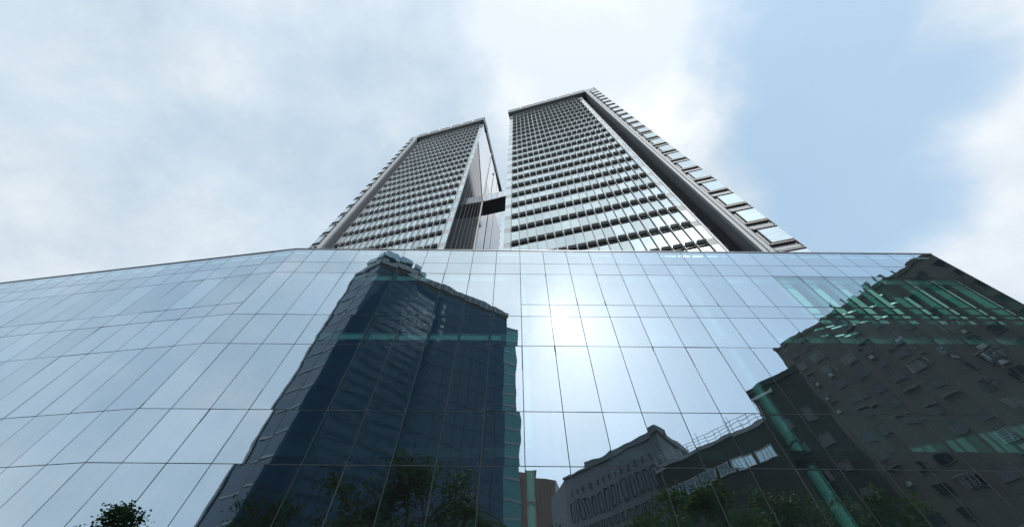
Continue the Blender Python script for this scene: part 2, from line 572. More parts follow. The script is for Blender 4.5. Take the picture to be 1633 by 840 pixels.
# joints: a dark gasket behind each gap
vj = MB().box(-0.032, 0.032, 0.006, 0.075, 0.0, 20.6).mesh('mullion', 'joint')
fin = MB().box(-0.012, 0.012, 0.10, 0.52, 0.0, 20.4).mesh('glass_fin', 'fin')
for x in front_x:
    put('mullion', vj, podium, (x, 0, 0))
    put('glass_fin', fin, podium, (x, 0, 0))
for i in range(1, NW + 1):
    c = wdir * (PW * i)
    put('mullion', vj, podium, (FOLD + c.x, c.y, 0), (0, 0, -WING))
    put('glass_fin', fin, podium, (FOLD + c.x, c.y, 0), (0, 0, -WING))
for i, z in enumerate(ROWS):
    z -= 0.0
    xa = X0 + PW if i == 3 else FOLD
    MB().box(xa, END, 0.008, 0.07, z - 0.026, z + 0.026).obj('transom', podium, 'joint')
    L = PW * NW
    put('transom', MB().box(-L, 0, 0.008, 0.07, -0.026, 0.026).mesh('transom', 'joint'), podium, (FOLD, 0, z), (0, 0, -WING))
# coping and roof
wend = wdir * (PW * NW)
MB().box(FOLD, END + 0.03, -0.035, 0.30, 20.62, 20.72).obj('coping', podium, 'coping')
put('coping', MB().box(-PW * NW, 0, -0.035, 0.30, 0, 0.10).mesh('coping', 'coping'), podium, (FOLD, 0, 20.62), (0, 0, -WING))
MB().prism([(FOLD, 0.32), (END, 0.32), (END, 3.2), (FOLD + 6, 9.0), (FOLD + wend.x, 9.5 + wend.y), (FOLD + wend.x, 0.35 + wend.y)], 20.25, 20.55).obj('roof_slab', podium, 'slab')
# end wall: glass returning along the side street
MB().box(END - 0.03, END, 0.09, 3.1, 0.0, 20.58).obj('end_wall', podium, 'tdark')
MB().box(END - 0.02, END + 0.035, 0.0, 0.085, 0.0, 20.6).obj('corner_post', podium, 'coping')
# interior: floors, back wall, columns, ceiling tubes, blinds
poly_in = [(FOLD, 0.62), (END - 0.1, 0.62), (END - 0.1, 3.0), (FOLD + 6, 8.5), (FOLD + wend.x, 9.0 + wend.y), (FOLD + wend.x, 0.62 + wend.y)]
for z, t in ((17.95, 0.60), (13.05, 0.50), (7.35, 0.35), (2.9, 0.4)):
    MB().prism(poly_in, z, z + t, 0).obj('floor_slab', podium, 'slab' if z > 10 else 'slot')
    if z > 10:
        for xa, xb in ((-9.6, -0.6), (13.5, END - 0.2)):
            MB().box(xa, xb, 0.575, 0.615, z + 0.02, z + t * 0.62).obj('slab_edge', podium, 'slab_edge')
bw = MB()
for p, q in ((poly_in[2], poly_in[3]), (poly_in[3], poly_in[4])):
    bw.quad([(p[0], p[1] - 0.1, 0), (q[0], q[1] - 0.1, 0), (q[0], q[1] - 0.1, 20.2), (p[0], p[1] - 0.1, 20.2)])
bw.obj('back_wall', podium, 'interior')
cm = MB()
for i in range(16):
    t0, t1 = 2 * math.pi * i / 16, 2 * math.pi * (i + 1) / 16
    cm.quad([(0.3 * math.cos(t0), 0.3 * math.sin(t0), 0), (0.3 * math.cos(t1), 0.3 * math.sin(t1), 0), (0.3 * math.cos(t1), 0.3 * math.sin(t1), 20.2), (0.3 * math.cos(t0), 0.3 * math.sin(t0), 20.2)])
cmesh = cm.mesh('column', 'column')
tb = MB().box(-0.42, 0.42, -0.03, 0.03, -0.04, 0.0, 0).box(-0.42, 0.42, -0.05, 0.05, 0.003, 0.05, 1).box(-0.01, 0.01, -0.01, 0.01, 0.052, 0.9, 1).mesh('pendant_tube', 'tube', 'white')
bl = MB().box(-0.48, 0.48, 0.0, 0.02, 0.0, 2.6).mesh('roller_blind', 'blind')

# spider fittings behind the joints
sp = MB()
for s in (-1, 1):
    for t in (-1, 1):
        sp.tube((0, 0.10, 0), (s * 0.11, 0.05, t * 0.13), 0.012, 0.010, 5)
        sp.tube((s * 0.11, 0.030, t * 0.13), (s * 0.11, 0.06, t * 0.13), 0.022, 0.022, 6)
spm = sp.mesh('spider_fitting', 'steel')
for x in front_x[1:]:
    for z in (14.259, 12.231, 8.842, 6.8):
        put('spider_fitting', spm, podium, (x, 0, z))

# ------------------------------------------------------------------ twin towers
P0 = Vector((-0.0428, 24.3196, 0))
TE = Vector((0.96771, -0.25207, 0))
TN = Vector((-0.25207, -0.96771, 0))          # towards the street
TRZ = math.atan2(TE.y, TE.x)
NC, MW, W0 = 18, 1.228, 1.08
FZ0, FH = 39.12, 4.0
HOODD = 0.54


def tower(label, u0, m, edge, fr0, fr1):
    """m=+1: frame on the right; m=-1: mirrored. Local x along the facade (v), local y into the building."""
    base = P0 + TE * u0
    t = thing('office_tower', label, 'tower', (base.x, base.y, 0), TRZ, 'twin office towers')

    def X(a, b):
        return (a, b) if m > 0 else (-b, -a)

    def bx(name, v0, v1, y0, y1, z0, z1, *mats, **kw):
        a, b = X(v0, v1)
        return MB().box(a, b, y0, y1, z0, z1).obj(name, t, *mats, **kw)

    SK = math.tan(R(2.5))
    DEP = 29.0 if m < 0 else 40.0
    # body
    def V(v):
        return v * m
    foot = [(V(0.02), 0.22), (V(edge), 0.22), (V(edge), 1.4), (V(fr0 + 0.3), 1.4), (V(fr0 + 0.3), DEP), (V(SK * DEP), DEP)]
    if m < 0:
        foot = list(reversed(foot))
    MB().prism(foot, 0, 121.4).obj('core', t, 'tdark')
    # front facade pieces
    pan = MB().box(-MW / 2 + 0.03, MW / 2 - 0.03, 0.0, 0.10, 0.0, 3.16).mesh('cladding_pane', 'tglass')
    hd = MB()
    a = MW / 2 - 0.09
    hd.box(-a, a, -HOODD, -HOODD + 0.05, 0.0, 0.055)
    for j in range(6):
        y = -HOODD + 0.09 + j * (HOODD - 0.1) / 6
        hd.box(-a, a, y, y + 0.070, 0.0, 0.05)
    for s in (-1, 1):
        xx = s * (a - 0.02)
        for dx in (-0.016, 0.016):
            pts = [(xx + dx, -HOODD * 0.5, 0.0), (xx + dx, 0.19, 0.0), (xx + dx, 0.19, -0.66), (xx + dx, 0.06, -0.66)]
            hd.quad(pts if dx > 0 else pts[::-1])
        hd.quad([(xx - 0.016, -HOODD * 0.5, 0), (xx + 0.016, -HOODD * 0.5, 0), (xx + 0.016, 0.06, -0.66), (xx - 0.016, 0.06, -0.66)])
    hdm = hd.mesh('window_hood', 'hood')
    vt = MB().box(-MW / 2 + 0.1, MW / 2 - 0.1, 0.17, 0.215, 0.0, 0.74).mesh('vent_window', 'vent')
    far = MB()
    far2 = MB()
    far3 = MB()

    def join(dst, me, off):
        b = len(dst.v)
        dst.v += [(v.co.x + off[0], v.co.y + off[1], v.co.z + off[2]) for v in me.vertices]
        for p in me.polygons:
            dst.f.append(tuple(b + i for i in p.vertices))
            dst.mi.append(0)
    for r in range(-4, 21):
        z = FZ0 + FH * r
        for c in range(NC):
            x = V(W0 + MW * (c + 0.5))
            near = -2 <= r <= 13
            if near:
                put('vent_window', vt, t, (x, 0, z))
                put('window_hood', hdm, t, (x, 0, z + 0.74))
                put('cladding_pane', pan, t, (x, 0, z + 0.80), (prng.gauss(0, R(0.15)), 0, prng.gauss(0, R(0.2))))
            else:
                join(far, vt, (x, 0, z))
                join(far2, hdm, (x, 0, z + 0.74))
                if r < 20:
                    join(far3, pan, (x, 0, z + 0.80))
    far.obj('upper_vent_windows', t, 'vent', stuff=True)
    far2.obj('upper_window_hoods', t, 'hood', stuff=True)
    far3.obj('upper_cladding', t, 'tglass', stuff=True)
    # fins
    fm = MB().box(-0.026, 0.026, -0.22, 0.16, 20.0, 121.3).mesh('facade_fin', 'finmetal')
    for c in range(NC + 1):
        put('facade_fin', fm, t, (V(W0 + MW * c), 0, 0))
    # plain vertical margins with floor joints
    for v0, v1 in ((0.0, W0 - 0.05), (W0 + MW * NC + 0.05, edge)):
        for r in range(-4, 21):
            z = FZ0 + FH * r
            bx('margin_panel', v0, v1, -0.03, 0.2, z + 0.02, z + 1.18, 'alu')
            bx('margin_panel', v0, v1, -0.05, 0.2, z + 1.2, z + 3.98, 'tglass')
    bx('corner_trim', edge, edge + 0.22, -0.12, 0.6, 20, 121.4, 'white')
    # recess between facade and frame, with faint floor joints
    bx('recess_panel', edge + 0.22, fr0, 1.30, 1.39, 20, 121.4, 'recess')
    for r in range(-4, 21):
        z = FZ0 + FH * r
        bx('recess_louvre', edge + 0.24, fr0 - 0.5, 1.10, 1.29, z + 0.2, z + 1.1, 'soffit')
    bx('recess_pipe', fr0 - 0.35, fr0 - 0.2, 0.5, 0.65, 20, 121.4, 'slot')
    # side frame: a tall pier standing forward of the facade
    FW = -1.1
    bx('pier', fr0, fr1, FW, 3.0, 0, 125.2, 'frame')
    bx('pier_lining', fr0 - 0.06, fr0, FW + 0.28, 2.9, 0, 121.4, 'soffit')
    bx('pier_rib', fr0 + 0.05, fr0 + 0.42, FW - 0.10, FW, 0, 125.2, 'alu')
    bx('pier_rib', fr0 + 0.50, fr0 + 0.88, FW - 0.16, FW, 0, 125.2, 'alu')
    b0, b1 = fr0 + 1.0, fr1 - 0.02
    for r in range(-4, 23):
        z = 28.0 + FH * 1.01 * (r + 0)
        if z > 122:
            break
        bay = bx('bay_window', b0 + 0.32, b1, FW - 0.20, FW + 0.0, z + 0.16, z + 2.52, 'soffit')
        a, b = X(b0 + 0.38, b1 - 0.05)
        MB().box(a, b, FW - 0.225, FW - 0.202, z + 0.22, z + 2.46).obj('pane', bay, 'tglass')
        a, b = X(b0 + 0.06, b0 + 0.28)
        MB().box(a, b, FW - 0.05, FW + 0.02, z + 0.0, z + 2.75).obj('shadow_gap', bay, 'soffit')
        bx('bay_sill', b0, b1 - 0.1, FW - 0.24, FW, z - 0.16, z + 0.02, 'slot')
        bx('bay_head', b0, b1 - 0.05, FW - 0.30, FW, z + 2.62, z + 2.74, 'soffit')
        bx('bay_band', b0, b1 - 0.1, FW - 0.14, FW, z + 3.0, z + 3.35, 'alu')
    bx('pier_edge_rail', fr1 - 0.02, fr1 + 0.05, FW - 0.16, FW + 0.4, 0, 125.2, 'soffit')
    # head beam over the facade
    bx('head_beam', -0.30, fr0 - 0.01, FW, 3.0, 121.5, 125.0, 'soffit')
    bx('beam_soffit', -0.28, fr0 - 0.02, FW + 0.12, 2.9, 121.42, 121.49, 'soffit')
    bx('beam_ledge', -0.36, fr0 - 0.02, FW - 0.22, FW, 121.5, 122.3, 'frame')
    n = 6
    seg = (fr0 + 0.3) / n
    for i in range(n):
        bx('beam_panel', -0.3 + seg * i + (0.35 if i else 0.05), -0.3 + seg * (i + 1) - 0.35, FW - 0.10, FW, 123.0, 124.9, 'soffit')
        if i:
            bx('beam_post', -0.3 + seg * i - 0.25, -0.3 + seg * i + 0.25, FW - 0.30, FW, 122.75, 125.15, 'white')
    bx('roof_edge', -0.36, fr0 - 0.02, FW - 0.15, 3.0, 125.02, 125.22, 'soffit')
    # gap-side flank: tall mirror glazing, set a little off square
    fl = put('flank', None, t, (V(0.0), 0.05, 0), (0, 0, -m * R(2.5)))
    fl.empty_display_size = 0.1

    def fx(name, y0, y1, o0, o1, z0, z1, mat):
        a, b = (o0, o1) if m < 0 else (-o1, -o0)
        return MB().box(a, b, y0, y1, z0, z1).obj(name, fl, mat)
    # o is measured outwards from the core towards the gap
    bays = [(0.10, 10.3), (11.15, 15.55), (16.15, 20.2), (20.5, DEP - 0.1)]
    for bi, (y0, y1) in enumerate(bays):
        k = max(1, round((y1 - y0) / 1.5))
        w = (y1 - y0) / k
        for i in range(k):
            ya, yb = y0 + w * i + 0.012, y0 + w * (i + 1) - 0.012
            if m < 0 and bi == 0:
                # other tower's reflection put into darker panes below a raking edge, mirror glass above
                za, zb = 99 - 1.75 * ya, 99 - 1.75 * yb
                for nm, mt, q in (('flank_reflection_pane', 'tdark', ((ya, 20), (yb, 20), (yb, zb - 0.05), (ya, za - 0.05))),
                                  ('flank_pane', 'tglass2', ((ya, za + 0.05), (yb, zb + 0.05), (yb, 121.3), (ya, 121.3)))):
                    pm = MB()
                    pm.quad([(0.03, a_, b_) for a_, b_ in q])
                    pm.quad([(-0.05, a_, b_) for a_, b_ in reversed(q)])
                    for u_ in range(4):
                        (a_, b_), (c_, d_) = q[u_], q[(u_ + 1) % 4]
                        pm.quad([(0.03, a_, b_), (-0.05, a_, b_), (-0.05, c_, d_), (0.03, c_, d_)])
                    pm.obj(nm, fl, mt)
                if i:
                    fx('flank_mullion', ya - 0.022, ya + 0.012, 0.0, 0.05, 20, za - 0.2, 'frame')
            else:
                fx('flank_pane', ya, yb, -0.05, 0.03, 20, 96, 'tglass3' if m < 0 else 'flank')
                fx('flank_pane', ya, yb, -0.05, 0.03, 96.04, 121.3, 'tglass2' if m < 0 else 'flank')
            if m > 0 and i:
                fx('flank_mullion', ya - 0.05, ya + 0.04, 0.0, 0.09, 20, 121.3, 'alu')
    if m < 0:
        rk = MB()
        q = ((0.1, 99 - 0.18), (10.3, 99 - 18.03), (10.3, 99 - 17.2), (0.1, 99 + 0.65))
        rk.quad([(0.12, a_, b_) for a_, b_ in q])
        rk.quad([(0.0, a_, b_) for a_, b_ in reversed(q)])
        for u_ in range(4):
            (a_, b_), (c_, d_) = q[u_], q[(u_ + 1) % 4]
            rk.quad([(0.12, a_, b_), (0.0, a_, b_), (0.0, c_, d_), (0.12, c_, d_)])
        rk.obj('raking_strip', fl, 'soffit')  # dark strip along the raking top of the darker panes
    fx('flank_trim', 10.35, 10.55, -0.05, 0.22, 20, 121.3, 'white')
    fx('flank_slot', 10.6, 11.1, -0.05, 0.01, 20, 118, 'slot')
    fx('flank_slot', 15.6, 16.1, -0.05, 0.012, 20, 112, 'slot')
    fx('flank_slot', 20.22, 20.48, -0.05, 0.012, 20, 121, 'soffit')
    fx('flank_beam', -1.0, 29.3, -0.06, 0.30, 121.5, 122.5, 'alu')
    for i in range(8):
        fx('flank_beam_panel', -0.8 + i * 3.8, -0.8 + i * 3.8 + 3.2, -0.06, 0.22, 122.6, 124.8, 'soffit')
    fx('flank_cap', -1.0, 29.3, -0.06, 0.30, 124.9, 125.2, 'alu')
    if m < 0:
        for i in range(24):
            z = 24 + 4 * i
            fx('flank_louvre', 28.95, 29.2, -0.05, 0.05, z, z + 1.6, 'soffit')
        fx('flank_lamp', 15.2, 15.6, 0.03, 0.35, 113.2, 114.4, 'soffit')
    bx('roof', 0.5, fr1 - 0.1, 3.05, DEP, 121.45, 122.2, 'roof')
    return t


tower('brighter tower of pale glass rows, its bay-windowed pier beside a dark recess', -1.25, 1, 24.05, 25.95, 29.25)
tower('greyer tower of hooded windows with a long mirror glass flank towards the gap', -10.60, -1, 23.15, 24.5, 27.25)

# sky bridge between the two flanks
bp = P0 + TE * -10.9 + TN * -10.4
br = thing('sky_bridge', 'dark bellied enclosed sky bridge joining the twin towers high in the gap', 'bridge', (bp.x, bp.y, 80.5), TRZ)
MB().box(-2.2, 13.2, 0.05, 4.0, 0.0, 0.35).obj('underside', br, 'soffit')
MB().box(-2.2, 13.2, 0.10, 3.95, 3.9, 4.2).obj('roof', br, 'frame')
k = 10
for i in range(k):
    w = 15.4 / k
    for y in (0.0, 3.97):
        MB().box(-2.2 + w * i + 0.03, -2.2 + w * (i + 1) - 0.03, y, y + 0.05, 0.36, 3.88).obj('side_pane', br, 'tglass2')
MB().box(-2.2, 13.2, -0.05, 0.0, -0.02, 0.3).obj('edge_beam', br, 'alu')


# ------------------------------------------------------------------ buildings across the street (seen in the glass)
def mir(x, yv):
    """plan position read off the mirror image in the podium glass -> where the building really stands"""
    return (x, 2 * D - yv)


def polar(azd, r):
    return mir(r * math.sin(R(azd)), r * math.cos(R(azd)))


def wall_grid(parent, p, q, rows, cols, me, margin, inward=0.0, name='window', jitter=0.0, skip=None):
    """windows on the wall from p to q (as seen from outside, left to right); rows: list of sill heights"""
    p, q = Vector(p), Vector(q)
    d = q - p
    L = d.length
    rz = math.atan2(d.y, d.x)
    e = d / L
    n = Vector((e.y, -e.x))
    step = (L - 2 * margin) / cols
    for zi, z in enumerate(rows):
        for c in range(cols):
            if skip and skip(zi, c):
                continue
            s = margin + step * (c + 0.5) + random.uniform(-jitter, jitter)
            pt = p + e * s + n * inward
            put(name, me, parent, (pt.x, pt.y, z + random.uniform(-jitter, jitter) * 0.3), (0, 0, rz))


def window_mesh(w, h, fr=0.09, proud=0.10, mats=('wframe', 'wglass'), bars=1):
    m = MB()
    m.box(-w / 2 - fr, -w / 2, -proud, 0.02, -fr, h + fr)
    m.box(w / 2, w / 2 + fr, -proud, 0.02, -fr, h + fr)
    m.box(-w / 2, w / 2, -proud, 0.02, h, h + fr)
    m.box(-w / 2, w / 2, -proud * 1.6, 0.02, -fr, 0)
    for b in range(bars):
        x = -w / 2 + w * (b + 1) / (bars + 1)
        m.box(x - 0.025, x + 0.025, -proud * 0.7, 0.01, 0, h)
    m.box(-w / 2, w / 2, -0.02, 0.0, 0, h, 1)
    return m.mesh('window', *mats)


def outward(p, q, inside):
    """order two corners so that the outside lies on the right of p->q"""
    p, q = Vector(p), Vector(q)
    n = Vector(((q - p).y, -(q - p).x))
    return (p, q) if n.dot(Vector(inside) - p) < 0 else (q, p)


def ccw(poly):
    s = sum(a[0] * b[1] - b[0] * a[1] for a, b in zip(poly, poly[1:] + poly[:1]))
    return poly if s > 0 else poly[::-1]


# navy glass tower opposite
HT = 63.6
c1 = polar(-34.3, (HT - 1.6) / 1.165)
c2 = polar(-1.2, (HT - 1.6) / 1.022)
c0 = polar(-37.5, (HT - 1.6) / 1.03)
back = (c2[0] - 14, c2[1] - 26)
back2 = (c0[0] - 10, c0[1] - 24)
poly = ccw([c0, c1, c2, back, back2])
ins = (-22, -40)
nv = thing('navy_glass_tower', 'dark navy glass tower across the street, mirrored in the podium left of the sun', 'tower', (-20, -36, 0))
off = Vector((-20, -36))


def loc(pts):
    return [(a - off.x, b - off.y) for a, b in pts]


MB().prism(loc(poly), 0, HT - 1.6).obj('glass_body', nv, 'navy')


def strip(parent, name, p, q, z0, z1, proud, mat, a=0.0, b=1.0, depth=0.05):
    """a flat strip standing proud of the wall p->q (outside on the right)"""
    p, q = Vector(p) - off, Vector(q) - off
    d = q - p
    n = Vector((d.y, -d.x)).normalized()
    A, B = p + d * a, p + d * b
    pts = [A + n * proud, B + n * proud, B - n * depth, A - n * depth]
    return MB().prism(ccw([tuple(v) for v in pts]), z0, z1).obj(name, parent, mat)


lp, lq = outward(c0, c1, ins)
fp, fq = outward(c1, c2, ins)
for i in range(17):
    z = 3.0 + i * 3.5
    strip(nv, 'floor_band', lp, lq, z, z + 0.28, 0.10, 'band', 0.0, 0.84)
strip(nv, 'corner_pier', lp, lq, 0, HT - 1.7, 0.14, 'band', 0.93, 1.0)
for i in range(1, 17):
    strip(nv, 'mullion', fp, fq, 2, HT - 1.7, 0.06, 'navyline', i / 17 - 0.0012, i / 17 + 0.0012)
for i in range(1, 18):
    z = 3.0 + i * 3.5 - 0.05
    if z < HT - 2:
        strip(nv, 'transom', fp, fq, z, z + 0.07, 0.05, 'navyline', 0.02, 0.99)
strip(nv, 'parapet', fp, fq, HT - 1.6, HT + 0.1, 0.35, 'band', -0.01, 1.0, 0.4)
strip(nv, 'parapet', lp, lq, HT - 1.6, HT + 0.1, 0.35, 'band', 0.0, 1.0, 0.4)
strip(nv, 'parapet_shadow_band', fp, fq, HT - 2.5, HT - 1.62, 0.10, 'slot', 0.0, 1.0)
for i in range(14):
    strip(nv, 'parapet_vent', fp, fq, HT - 1.3, HT - 0.2, 0.42, 'soffit', 0.02 + i * 0.046, 0.052 + i * 0.046)
for a, b, z0, z1 in ((0.80, 1.005, 1.0, 2.9), (0.68, 0.785, 0.5, 1.5)):
    strip(nv, 'roof_canopy', fp, fq, HT + z0, HT + z1, 0.5, 'canopy', a, b, 5.0)
    strip(nv, 'canopy_post', fp, fq, HT + 0.05, HT + z0, -1.5, 'slot', a + 0.03, b - 0.03, 2.0)
strip(nv, 'roof_canopy', lp, lq, HT + 0.9, HT + 2.6, 0.5, 'canopy', 0.05, 0.70, 3.0)
strip(nv, 'canopy_post', lp, lq, HT + 0.05, HT + 0.9, -1.2, 'slot', 0.2, 0.5, 2.0)

# teal tower behind it
HS = 78.0
t1 = polar(-2.6, (HS - 1.6) / 0.94)
t2 = polar(1.55, (HS - 1.6) / 0.917)
off = Vector(((t1[0] + t2[0]) / 2, (t1[1] + t2[1]) / 2 - 8))
tt = thing('teal_glass_tower', 'slim teal glass tower peeking past the navy tower in the reflection', 'tower', (off.x, off.y, 0))
poly = ccw([t1, t2, (t2[0] - 2, t2[1] - 18), (t1[0], t1[1] - 18)])
MB().prism(loc(poly), 0, HS).obj('glass_body', tt, 'teal')
tp, tq = outward(t1, t2, off)
for i in range(21):
    strip(tt, 'floor_band', tp, tq, 4 + i * 3.6, 4.5 + i * 3.6, 0.10, 'band', 0.0, 1.0)
strip(tt, 'roof_edge', tp, tq, HS, HS + 0.5, 0.2, 'band', 0.0, 1.0, 0.6)

# brown slab block with a pale end wall
HB = 67.0
b1, b2, b3 = polar(1.2, (HB - 1.6) / 0.388), polar(6.3, (HB - 1.6) / 0.372), polar(9.4, (HB - 1.6) / 0.300)
off = Vector((b2[0] - 6, b2[1] - 20))
bb = thing('brown_slab_block', 'brown tiled slab block with a pale side wall, low in the reflection below the sun', 'building', (off.x, off.y, 0))
poly = ccw([b1, b2, b3, (b1[0] + 6, b3[1] - 8)])
MB().prism(loc(poly), 0, HB - 0.6).obj('wall', bb, 'brick')
ep, eq = outward(b2, b3, off)
strip(bb, 'end_wall', ep, eq, 0, HB - 0.5, 0.15, 'pale', 0.0, 1.0)
gp, gq = outward(b1, b2, off)
strip(bb, 'roof_house', gp, gq, HB - 0.4, HB + 2.6, -1.0, 'brick', 0.05 if gp[0] < gq[0] else 0.5, 0.5 if gp[0] < gq[0] else 0.95, 9)
for i in range(1, 9):
    strip(bb, 'pilaster', gp, gq, 0, HB - 0.7, 0.22, 'brick', i / 9 - 0.012, i / 9 + 0.012)
wm = window_mesh(1.6, 1.4)
e0, e1 = Vector(ep) - off, Vector(eq) - off
wall_grid(bb, e0, e1, [22 + 3.4 * i for i in range(12)], 5, wm, 2.0, 0.17)

# granite bank building: rows of square windows, tall windows above
HG = 52.0
g1 = polar(7.9, (HG - 1.6) / 0.369)
g2 = polar(24.4, (HG - 1.6) / 0.466)
g3 = polar(27.9, (HG - 1.6) / 0.385)
off = Vector(((g1[0] + g3[0]) / 2, (g1[1] + g2[1]) / 2 - 12))
gb = thing('granite_office_block', 'grey granite office block with square windows under a tall window row, in the reflection', 'building', (off.x, off.y, 0))
poly = ccw([g1, g2, g3, (g3[0] - 22, g3[1] - 34), (g1[0] - 4, g1[1] - 14)])
MB().prism(loc(poly), 0, HG).obj('wall', gb, 'stone')
gp, gq = outward(g1, g2, off)
strip(gb, 'cornice', gp, gq, HG, HG + 0.7, 0.6, 'stone', -0.01, 1.01, 0.8)
strip(gb, 'stepped_gable', gp, gq, HG + 0.7, HG + 2.2, 0.0, 'stone', 0.30, 1.0, 6) if gp[0] < gq[0] else strip(gb, 'stepped_gable', gp, gq, HG + 0.7, HG + 2.2, 0.0, 'stone', 0.0, 0.70, 6)
a0, a1 = Vector(gp) - off, Vector(gq) - off
sq = window_mesh(1.75, 1.75, 0.14, 0.32, ('stone', 'wglass'), 1)
wall_grid(gb, a0, a1, [HG - 16.8 - 3.3 * i for i in range(8)], 14, sq, 2.0)
tl = window_mesh(1.5, 5.2, 0.14, 0.32, ('stone', 'wglass'), 0)
wall_grid(gb, a0, a1, [HG - 12.6], 14, tl, 2.0)
ss = window_mesh(0.6, 1.3, 0.08, 0.22, ('stone', 'vent'), 0)
wall_grid(gb, a0, a1, [HG - 5.6], 14, ss, 2.0)
hp, hq = outward(g2, g3, off)
strip(gb, 'cornice', hp, hq, HG, HG + 0.7, 0.6, 'stone', 0.0, 1.0, 0.8)
strip(gb, 'roof_rail', hp, hq, HG + 1.5, HG + 1.65, 0.5, 'white', 0.05, 0.95, 0.1)
h0, h1 = Vector(hp) - off, Vector(hq) - off
wall_grid(gb, h0, h1, [HG - 12.6], 7, tl, 2.0)
wall_grid(gb, h0, h1, [HG - 16.8 - 3.3 * i for i in range(6)], 7, sq, 2.0)

# dark low block with a roof railing and lit window openings
HR = 28.0
r1 = polar(21.8, (HR - 1.6) / 0.372)
r2_ = polar(38.9, (HR - 1.6) / 0.434)
off = Vector(((r1[0] + r2_[0]) / 2 - 2, (r1[1] + r2_[1]) / 2 - 9))
rb = thing('dark_walkup_block', 'dark low block with a roof railing and gridded windows behind the street trees', 'building', (off.x, off.y, 0))
poly = ccw([r1, r2_, (r2_[0] + 4, r2_[1] - 16), (r1[0] + 9, r1[1] - 16)])
MB().prism(loc(poly), 0, HR).obj('wall', rb, 'dusk')
rp, rq = outward(r1, r2_, off)
q0, q1 = Vector(rp) - off, Vector(rq) - off
gw = window_mesh(2.6, 1.7, 0.10, 0.14, ('white', 'tglass'), 3)
wall_grid(rb, q0, q1, [HR - 5.0, HR - 8.8, HR - 12.6, HR - 16.4], 6, gw, 1.2, 0, 'window', 0.0, lambda z, c: (z * 5 + c * 3) % 3 != 0)
for h in (0.55, 1.05, 1.5):
    strip(rb, 'roof_rail', rp, rq, HR + h, HR + h + 0.05, -0.2, 'white', 0.0, 1.0, 0.26)
for i in range(17):
    strip(rb, 'rail_post', rp, rq, HR, HR + (1.55 if i % 4 else 2.3), -0.2, 'white', i / 16.2, i / 16.2 + 0.003, 0.26)
strip(rb, 'parapet', rp, rq, HR - 0.5, HR + 0.0, 0.18, 'pale', 0.02, 0.98)

# narrow stair tower
HN = 34.0
n1 = polar(38.6, (HN - 1.6) / 0.500)
n2_ = polar(45.9, (HN - 1.6) / 0.516)
off = Vector(((n1[0] + n2_[0]) / 2, (n1[1] + n2_[1]) / 2 - 5))
nb = thing('stair_tower_block', 'narrow dark stair tower between the railed block and the big dun block', 'building', (off.x, off.y, 0))
MB().prism(loc(ccw([n1, n2_, (n2_[0] + 8, n2_[1] - 9), (n1[0] + 8, n1[1] - 9)])), 0, HN).obj('wall', nb, 'dusk')
np_, nq = outward(n1, n2_, off)
strip(nb, 'parapet', np_, nq, HN - 0.5, HN + 0.35, 0.2, 'dusk', 0, 1)
strip(nb, 'roof_pipe', np_, nq, HN - 1.6, HN - 1.2, 0.35, 'white', 0.55, 0.98)
o0, o1 = Vector(np_) - off, Vector(nq) - off
wall_grid(nb, o0, o1, [HN - 7.0 - 3.4 * i for i in range(6)], 2, window_mesh(1.2, 1.3), 0.8)

# big dun apartment block
HD = 56.0
d1 = polar(45.2, (HD - 1.6) / 0.577)
d2 = polar(66.9, (HD - 1.6) / 0.600)
d3 = polar(76.0, (HD - 1.6) / 0.60)
off = Vector(((d1[0] + d2[0]) / 2 + 9, (d1[1] + d2[1]) / 2 - 8))
db = thing('dun_apartment_block', 'large weathered dun apartment block filling the podium reflection by its free end', 'building', (off.x, off.y, 0))
dvec = (Vector(d2) - Vector(d1)).normalized()
dn = Vector((dvec.y, -dvec.x))
if dn.dot(Vector((-1, 0.2))) > 0:
    dn = -dn
d4 = tuple(Vector(d2) + dvec * 18)
MB().prism(loc(ccw([d1, d4, tuple(Vector(d4) + dn * 16), tuple(Vector(d1) + dn * 16)])), 0, HD).obj('wall', db, 'dun')
dp, dq = outward(d1, d4, off)
strip(db, 'parapet', dp, dq, HD - 0.4, HD + 0.5, 0.25, 'dun', 0, 1)
v0, v1 = Vector(dp) - off, Vector(dq) - off
aw = window_mesh(1.7, 1.5, 0.08, 0.12)
wall_grid(db, v0, v1, [HD - 3.6 - 3.3 * i for i in range(12)], 13, aw, 1.4, 0, 'window', 0.35, lambda z, c: random.random() < 0.12)
ac = MB().box(-0.42, 0.42, -0.45, 0.0, 0, 0.62, 0).box(-0.5, 0.5, -0.5, 0.02, -0.06, -0.005, 0).mesh('air_conditioner', 'pale')
wall_grid(db, v0, v1, [HD - 4.7 - 3.3 * i for i in range(12)], 13, ac, 1.4, 0, 'air_conditioner', 0.6, lambda z, c: random.random() < 0.8)
hoodm = MB().box(-1.1, 1.1, -0.7, 0.0, 0, 0.08).mesh('window_awning', 'pale')
wall_grid(db, v0, v1, [HD - 1.95 - 3.3 * i for i in range(12)], 13, hoodm, 1.4, 0, 'window_awning', 0.3, lambda z, c: random.random() < 0.75)
